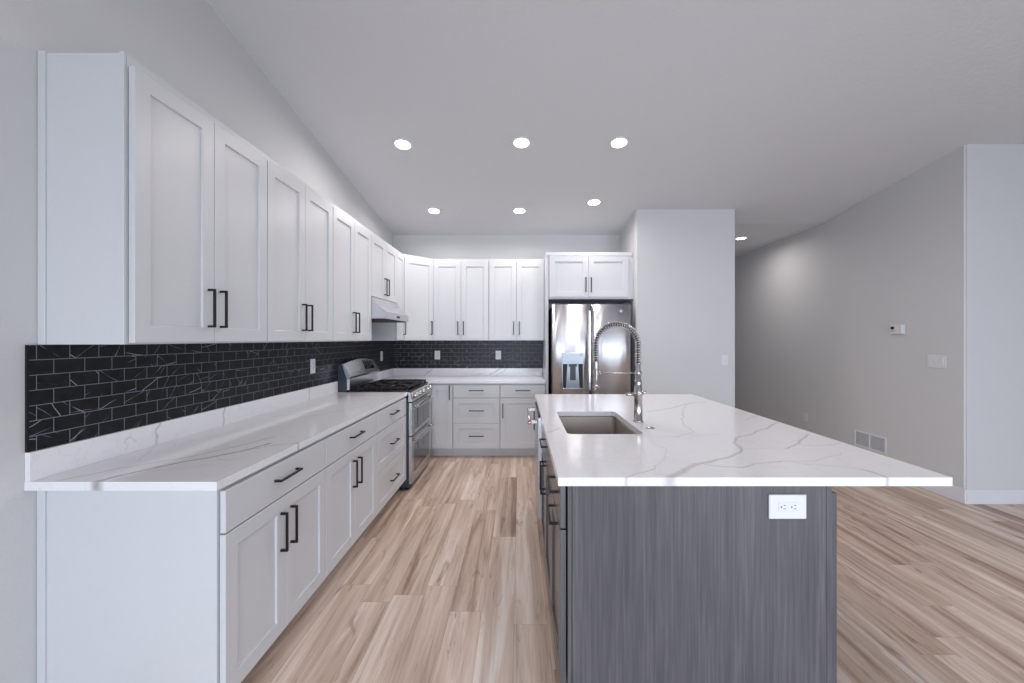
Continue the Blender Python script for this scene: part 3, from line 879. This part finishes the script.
def hood():
    t = thing('range_hood', 'stainless under-cabinet range hood above the range', 'range hood', (XL, 4.076, 0), R90)
    H = .3785; y = lambda X: -(X - XL)
    b = B(); b.prism([(-.011, 1.594), (y(-1.24), 1.594), (y(-1.24), 1.660), (y(-1.335), 1.735), (y(-1.362), 1.795), (-.011, 1.795)], 'X', -H, H)
    b.obj('shell', 'steel', t)
    B().box(-H+.02, H-.02, y(-1.26), -.02, 1.586, 1.5935).obj('filter', 'iron', t)
    B().box(-.05, .05, y(-1.24)-.002, y(-1.24)-.0002, 1.615, 1.635, .0005).obj('switch_panel', 'slot', t)
hood()

# ------------------------------------------------------------------ island
IX0, IX1 = 0.173, 1.133
ID = 0.60
gm = 'grey_wood'
def island():
    # units along the working side, local x runs from far to near
    def unit(y0, y1): return (IX0 + ID, (y0+y1)/2, 0)
    t = thing('island_cabinet', 'charcoal island cabinet at the near end, drawer over a pull-out, with big end panel', 'cabinet', unit(1.455, 1.902), -R90)
    w = .447; carcass(w, ID, 0, .883, mat=gm, parent=t)
    h = w/2-.004
    front(t, 'drawer', -h, h, DRZ0, .872, -ID-.006, flat=True, mat=gm, handle=(False, .01, .80), length=.18)
    front(t, 'pull_out_front', -h, h, DZ0, DZ1, -ID-.006, mat=gm, handle=(False, .01, .675), length=.18)
    # end panel facing the camera: spans the whole island end
    b = B(); b.box(w/2, w/2+.010, -ID+.016, 1.108-IX0-ID, 0.0, .883, .0012); b.obj('end_panel', gm, t)
    b = B(); b.box(w/2, w/2+.006, -ID, -ID+.015, 0.0, .883, .001); b.obj('corner_strip', gm, t)
    b = B(); b.box(w/2, w/2+.005, 1.112-IX0-ID, 1.132-IX0-ID, 0.0, .883, .001); b.obj('corner_strip', gm, t)
    t = thing('island_sink_cabinet', 'charcoal island cabinet under the sink with two doors', 'cabinet', unit(1.903, 2.745), -R90)
    w = .841; carcass(w, ID, 0, .883, mat=gm, parent=t); h = w/2-.004
    front(t, 'false_drawer', -h, h, DRZ0, .872, -ID-.006, flat=True, mat=gm, handle=(False, 0, .80), length=.18)
    front(t, 'door', -h, -GAP/2, DZ0, DZ1, -ID-.006, mat=gm, handle=(True, -.038, .60))
    front(t, 'door', GAP/2, h, DZ0, DZ1, -ID-.006, mat=gm, handle=(True, .038, .60))
    t = thing('island_filler_cabinet', 'narrow charcoal island cabinet at the far end past the dishwasher', 'cabinet', unit(3.356, 3.50), -R90)
    w = .143; carcass(w, ID, 0, .883, mat=gm, parent=t, frame=.03); h = w/2-.004
    front(t, 'door', -h, h, DZ0, .872, -ID-.006, mat=gm, st=.045, handle=(True, h-.03, .72))
    # seating-side cabinets
    lab = ['charcoal shallow cabinet facing the seating side, near end of the island', 'charcoal shallow cabinet facing the seating side, middle of the island', 'charcoal shallow cabinet facing the seating side, far end of the island']
    bd = IX1 - IX0 - ID - .002
    for i in range(3):
        y0 = 1.4555 + i*.6815; y1 = y0 + .681
        t = thing('island_back_cabinet', lab[i], 'cabinet', (IX0+ID+.001, (y0+y1)/2, 0), R90)
        carcass(.681, bd, 0, .883, mat=gm, parent=t)
        front(t, 'door', -.3365, -GAP/2, DZ0, .842, -bd-.005, mat=gm)
        front(t, 'door', GAP/2, .3365, DZ0, .842, -bd-.005, mat=gm)
island()

def outlet_plate(name, label, loc, rz, w=.072, h=.117, horizontal=False, kind='duplex', gangs=1, group=None):
    """plate in the local xz plane, facing -y; back at y=0"""
    cat = 'outlet' if kind == 'duplex' else 'light switch'
    t = thing(name, label, cat, loc, rz, group)
    B().box(-w/2, w/2, -.006, -.0004, -h/2, h/2, .002).obj('cover_plate', 'plate', t)
    if kind == 'duplex':
        b = B(); 
        if horizontal: b.box(-.034, .034, -.0078, -.006, -.0165, .0165, .001)
        else: b.box(-.0165, .0165, -.0078, -.006, -.034, .034, .001)
        r = b.obj('receptacle', 'plate', t)
        b = B()
        for s in (-1, 1):
            for (u, v, a, c) in ((-.006, .004, .0012, .0045), (.006, .004, .0012, .0035), (0, -.008, .0025, .0025)):
                if horizontal: X, Z = s*.0185 + v + .002, u; a, c = c, a
                else: X, Z = u, s*.0185 + v
                b.box(X-a, X+a, -.0081, -.0077, Z-c, Z+c)
        b.obj('slots', 'slot', r)
    else:
        for g in range(gangs):
            x = (g - (gangs-1)/2) * .046
            b = B(); b.prism([(-.006, -.034), (-.0075, -.034), (-.0115, .0), (-.0085, .034), (-.006, .034)], 'X', x-.0165, x+.0165); b.obj('rocker', 'plate', t)
    return t
outlet_plate('electrical_outlet', 'white horizontal outlet on the charcoal end panel of the island', ((.896+1.031)/2, 1.4445, .80), 0, w=.135, h=.087, horizontal=True)

def dishwasher():
    t = thing('dishwasher', 'stainless dishwasher built into the island, towel-bar handle', 'dishwasher', (IX0+ID-.01, 3.050, 0), -R90)
    W = .297; yf = -(IX0+ID-.01 - .147)
    B().box(-W, W, yf+.03, -.01, .11, .875, .003).obj('tub', 'side_grey', t)
    B().box(-W, W, yf+.09, yf+.11, .0, .11).obj('toe_panel', 'black', t)
    b = B(); b.box(-W, W, yf-.024, yf+.028, .16, .862, .003); d = b.obj('door', 'steel', t)
    B().box(-W, W, yf-.022, yf+.028, .8625, .878, .001).obj('control_strip', 'enamel', d)
    b = B(); z = .825; yb = yf-.080
    b.cyl((-W+.03, yb, z), (W-.03, yb, z), .010, 16)
    for x in (-W+.05, W-.05): b.box(x-.011, x+.011, yb-.004, yf-.0235, z-.013, z+.013, .003)
    hd = b.obj('handle', 'chrome', d)
    b = B(); b.tube([(W-.031, yb, z), (W-.022, yb, z)], .0135, 20); m = b.obj('end_cap', 'red', hd); m['label'] = 'red handle medallion'
    b = B(); b.tube([(W-.0215, yb, z), (W-.0205, yb, z)], .006, 16); b.obj('medallion_centre', 'chrome', m)
dishwasher()

# ------------------------------------------------------------------ sink and faucet
def rr(x0, x1, y0, y1, r, z, n=6):
    out = []
    for (cx, cy, a0) in ((x1-r, y0+r, -PI/2), (x1-r, y1-r, 0), (x0+r, y1-r, PI/2), (x0+r, y0+r, PI)):
        for k in range(n+1):
            a = a0 + PI/2*k/n; out.append((cx+r*math.cos(a), cy+r*math.sin(a), z))
    return out
def sink():
    t = thing('sink', 'rectangular undermount stainless sink in the island countertop', 'sink', (0, 0, 0))
    x0, x1, y0, y1 = SINK[0]-.004, SINK[1]+.004, SINK[2]-.004, SINK[3]+.004
    f = lambda i, z, r: rr(x0+i, x1-i, y0+i, y1-i, r, z)
    b = B()
    prof = [f(-.02, .8825, .05), f(0, .8825, .034), f(.002, .87, .034), f(.008, .70, .034), f(.014, .678, .04), f(.03, .666, .05), f(.10, .660, .05)]
    outer = [f(.10, .656, .05), f(.026, .661, .05), f(.009, .674, .04), f(.003, .70, .034), f(-.004, .87, .034), f(-.02, .879, .05)]
    b.rings(prof + outer, caps=False, closed=True)
    # bottom
    b.bm.faces.new([b.bm.verts.new(p) for p in f(.0995, .6601, .05)]); b.bm.faces.new([b.bm.verts.new(p) for p in f(.0995, .6559, .05)][::-1])
    b.obj('basin', 'basin', t)
    b = B(); cx, cy = (x0+x1)/2, (y0+y1)/2+.1
    b.lathe([(.055, .6603), (.055, .6625), (.042, .6625), (.040, .6608)], (cx, cy, 0), 28)
    for k in range(8):
        a = k*PI/4; b.cyl((cx+.012*math.cos(a), cy+.012*math.sin(a), .6622), (cx+.036*math.cos(a), cy+.036*math.sin(a), .6622), .0022, 6)
    b.obj('drain', 'chrome', t)
sink()

def faucet():
    fx, fy = .70, 2.37
    t = thing('faucet', 'tall brushed spring-neck kitchen faucet standing behind the sink', 'faucet', (fx, fy, .914), 0)
    b = B(); b.lathe([(.030, 0.0003), (.030, .008), (.025, .012), (.0245, .158), (.027, .160), (.027, .170), (.0225, .172), (.0225, .232), (.0205, .246), (.0165, .250), (.0165, .300), (.0145, .306), (.0145, .345), (.0125, .35)], n=28)
    b.obj('column', 'chrome', t)
    # spray hook arm and mixer lever
    b = B(); b.lathe([(.032, -.005), (.032, .006)], (0, 0, .166), 24); 
    b.tube([(-.02, 0, .163), (-.05, -.004, .163), (-.075, -.006, .163)], [.010, .009, .0085], 10)
    b.tube([(.0, -.0, .175), (.03, -.012, .175), (.042, -.018, .18)], [.009, .008, .007], 10)
    b.obj('lever', 'chrome', t)
    b = B(); b.lathe([(.0195, -.012), (.021, 0), (.0195, .012)], (0, 0, .289), 20)
    b.tube([(-.01, 0, .289), (-.225, 0, .289)], .0048, 10)
    b.tube([(-.222, 0, .289), (-.232, 0, .289)], .010, 12); b.lathe([(.0195, -.012), (.0195, .012)], (-.25, 0, .289), 20)
    b.obj('support_arm', 'chrome', t)
    # hose inside and the coil around it
    R = .122; zc = .455
    path = []
    for z in np.linspace(.340, zc, 12)[:-1]: path.append(Vector((0, 0, z)))
    for a in np.linspace(0, PI, 40): path.append(Vector((-.125 + .125*math.cos(a), 0, zc + R*math.sin(a))))
    for z in np.linspace(zc, .352, 12)[1:]: path.append(Vector((-.25, 0, z)))
    b = B(); b.tube(path, .0085, 10); b.obj('hose', 'black', t)
    cum = [0]
    for i in range(1, len(path)): cum.append(cum[-1] + (path[i]-path[i-1]).length)
    tot = cum[-1]; turns = 42; pts = []; k = 0; per = 12
    for j in range(turns*per+1):
        s = tot*j/(turns*per)
        while k < len(path)-2 and cum[k+1] < s: k += 1
        u = (s-cum[k])/(cum[k+1]-cum[k]); p = path[k].lerp(path[k+1], u)
        tg = (path[k+1]-path[k]).normalized(); sd = Vector((0, 1, 0)); up = tg.cross(sd)
        an = 2*PI*j/per; pts.append(p + .0165*(math.cos(an)*sd + math.sin(an)*up))
    b = B(); b.tube(pts, .0031, 6); b.obj('spring', 'chrome', t)
    b = B(); x = -.25
    b.lathe([(.0145, .362), (.0165, .355), (.0165, .345), (.0175, .34), (.0175, .225), (.020, .220), (.020, .206), (.016, .204)], (x, 0, 0), 24)
    b.box(x-.006, x+.006, -.024, -.015, .25, .315, .003)
    b.obj('spray_head', 'chrome', t)
faucet()
b = B(); b.lathe([(.024, .9143), (.024, .917), (.020, .9185), (.0185, .9175), (.0175, .9175), (.0165, .920), (.001, .921)], (.716, 2.20, 0), 28)
tag(b.obj('air_switch_button', 'chrome'), 'small round metal button in the countertop beside the faucet', 'button')

# ------------------------------------------------------------------ wall fittings
tx = XL + .009
outlet_plate('electrical_outlet', 'white outlet on the left tiled wall in front of the range', (tx, 3.26, 1.183), R90)
outlet_plate('electrical_outlet', 'white outlet on the left tiled wall behind the range', (tx, 4.88, 1.195), R90)
outlet_plate('electrical_outlet', 'white outlet on the back tiled wall nearer the corner', ((437.3-520)/75, 5.341, 1.19), 0)
outlet_plate('electrical_outlet', 'white outlet on the back tiled wall nearer the refrigerator', ((498.3-520)/75, 5.341, 1.19), 0)
outlet_plate('light_switch', 'faint white switch on the wall block right of the refrigerator', (2.36, 4.61, 1.12+.04), 0, kind='switch')
outlet_plate('light_switch', 'white multi-gang switch plate on the right wall below the thermostat', (3.79, 3.637, 1.20), -R90, w=.165, h=.117, kind='switch', gangs=3)
outlet_plate('electrical_outlet', 'white outlet low on the right wall in the hallway', (3.79, 5.31, .37), -R90)
def thermostat():
    t = thing('thermostat', 'white wall thermostat with a small dark screen on the right wall', 'thermostat', (3.79, 4.01, 1.50), -R90)
    B().box(-.075, .075, -.010, -.0004, -.05, .05, .003).obj('base_plate', 'plate', t)
    h = B().box(-.062, .070, -.030, -.010, -.045, .045, .004).obj('housing', 'plate', t)
    B().box(-.050, -.010, -.0312, -.0295, .0, .030, .001).obj('screen', 'lcd', h)
    b = B()
    for i in range(3): b.box(-.046+i*.014, -.038+i*.014, -.0318, -.0298, -.018, -.012)
    b.obj('buttons', 'slot', h)
thermostat()
def vent():
    t = thing('wall_vent', 'white two-panel return air grille low on the right wall', 'vent', (3.79, 4.333, .294), -R90)
    W, H = .198, .09
    b = B(); f = .018
    b.box(-W, W, -.008, -.0004, H-f, H, .002); b.box(-W, W, -.008, -.0004, -H, -H+f, .002)
    b.box(-W, -W+f, -.008, -.0004, -H+f, H-f, .002); b.box(W-f, W, -.008, -.0004, -H+f, H-f, .002); b.box(-.007, .007, -.008, -.0004, -H+f, H-f, .001)
    fr = b.obj('frame', 'trim', t)
    B().box(-W+f, W-f, -.0015, -.0004, -H+f, H-f).obj('backing', 'grille_dark', t)
    b = B(); n = 16
    for (xa, xb) in ((-W+f, -.007), (.007, W-f)):
        for i in range(n):
            z = -H+f + (i+.5)*(2*H-2*f)/n
            b.prism([(-.0065, z-.0022), (-.0058, z-.0028), (-.0018, z+.0016), (-.0025, z+.0022)], 'X', xa, xb)
    b.obj('louvers', 'trim', t)
vent()

# ------------------------------------------------------------------ recessed ceiling lights, plus unseen fill lamps
SL = math.atan(0.1376)
spots = [(-.996, 3.403, 'recessed ceiling light, nearer row of three, over the left run'),
         (.0128, 3.38, 'recessed ceiling light, middle one of the nearer row'),
         (.837, 3.38, 'recessed ceiling light, nearer row, above the island'),
         (-.996, 4.634, 'recessed ceiling light, farther row, near the back left corner'),
         (-.006, 4.634, 'recessed ceiling light, middle one of the farther row'),
         (.82, 4.43, 'recessed ceiling light, farther row, in front of the refrigerator'),
         (1.05, .85, 'added fill lamp above the open floor before the island, unseen'),  # invented lamp, adds downward fill on counters and floor
         (2.40, 1.60, 'added fill lamp on the great room side, unseen'),  # invented lamp, put here to brighten the right wall
         (3.15, 5.70, 'recessed ceiling light in the hallway past the wall block')]
def light_proto():
    t = thing('ceiling_light', '', 'ceiling light', (0, 0, 0))
    b = B(); b.lathe([(.062, -.002), (.062, -.0065), (.068, -.008), (.084, -.004), (.086, -.0004)], n=36); b.obj('trim_ring', 'trim', t)
    b = B(); b.lathe([(.0625, -.0015), (.0625, -.0085), (.05, -.0095), (.001, -.0098)], n=36); b.obj('lens', 'lamp', t)
    return t
proto = light_proto()
for i, (x, y, lab) in enumerate(spots):
    if i == 0: o = proto
    else:
        o = proto.copy(); C.objects.link(o)
        for ch in list(proto.children):
            c = ch.copy(); C.objects.link(c); c.parent = o
    z = ceil_z(y) if y < 5 else 2.843
    o.location = (x, y, z - .0003); o.rotation_euler = (-SL if y < 5 else 0, 0, 0)
    tag(o, lab, 'ceiling light', 'recessed ceiling lights')
    area('led_light', (x, y, z - .02), (-SL if y < 5 else 0, 0, 0), .11, .11, LED_POWER, LED, 'DISK', 2.95)
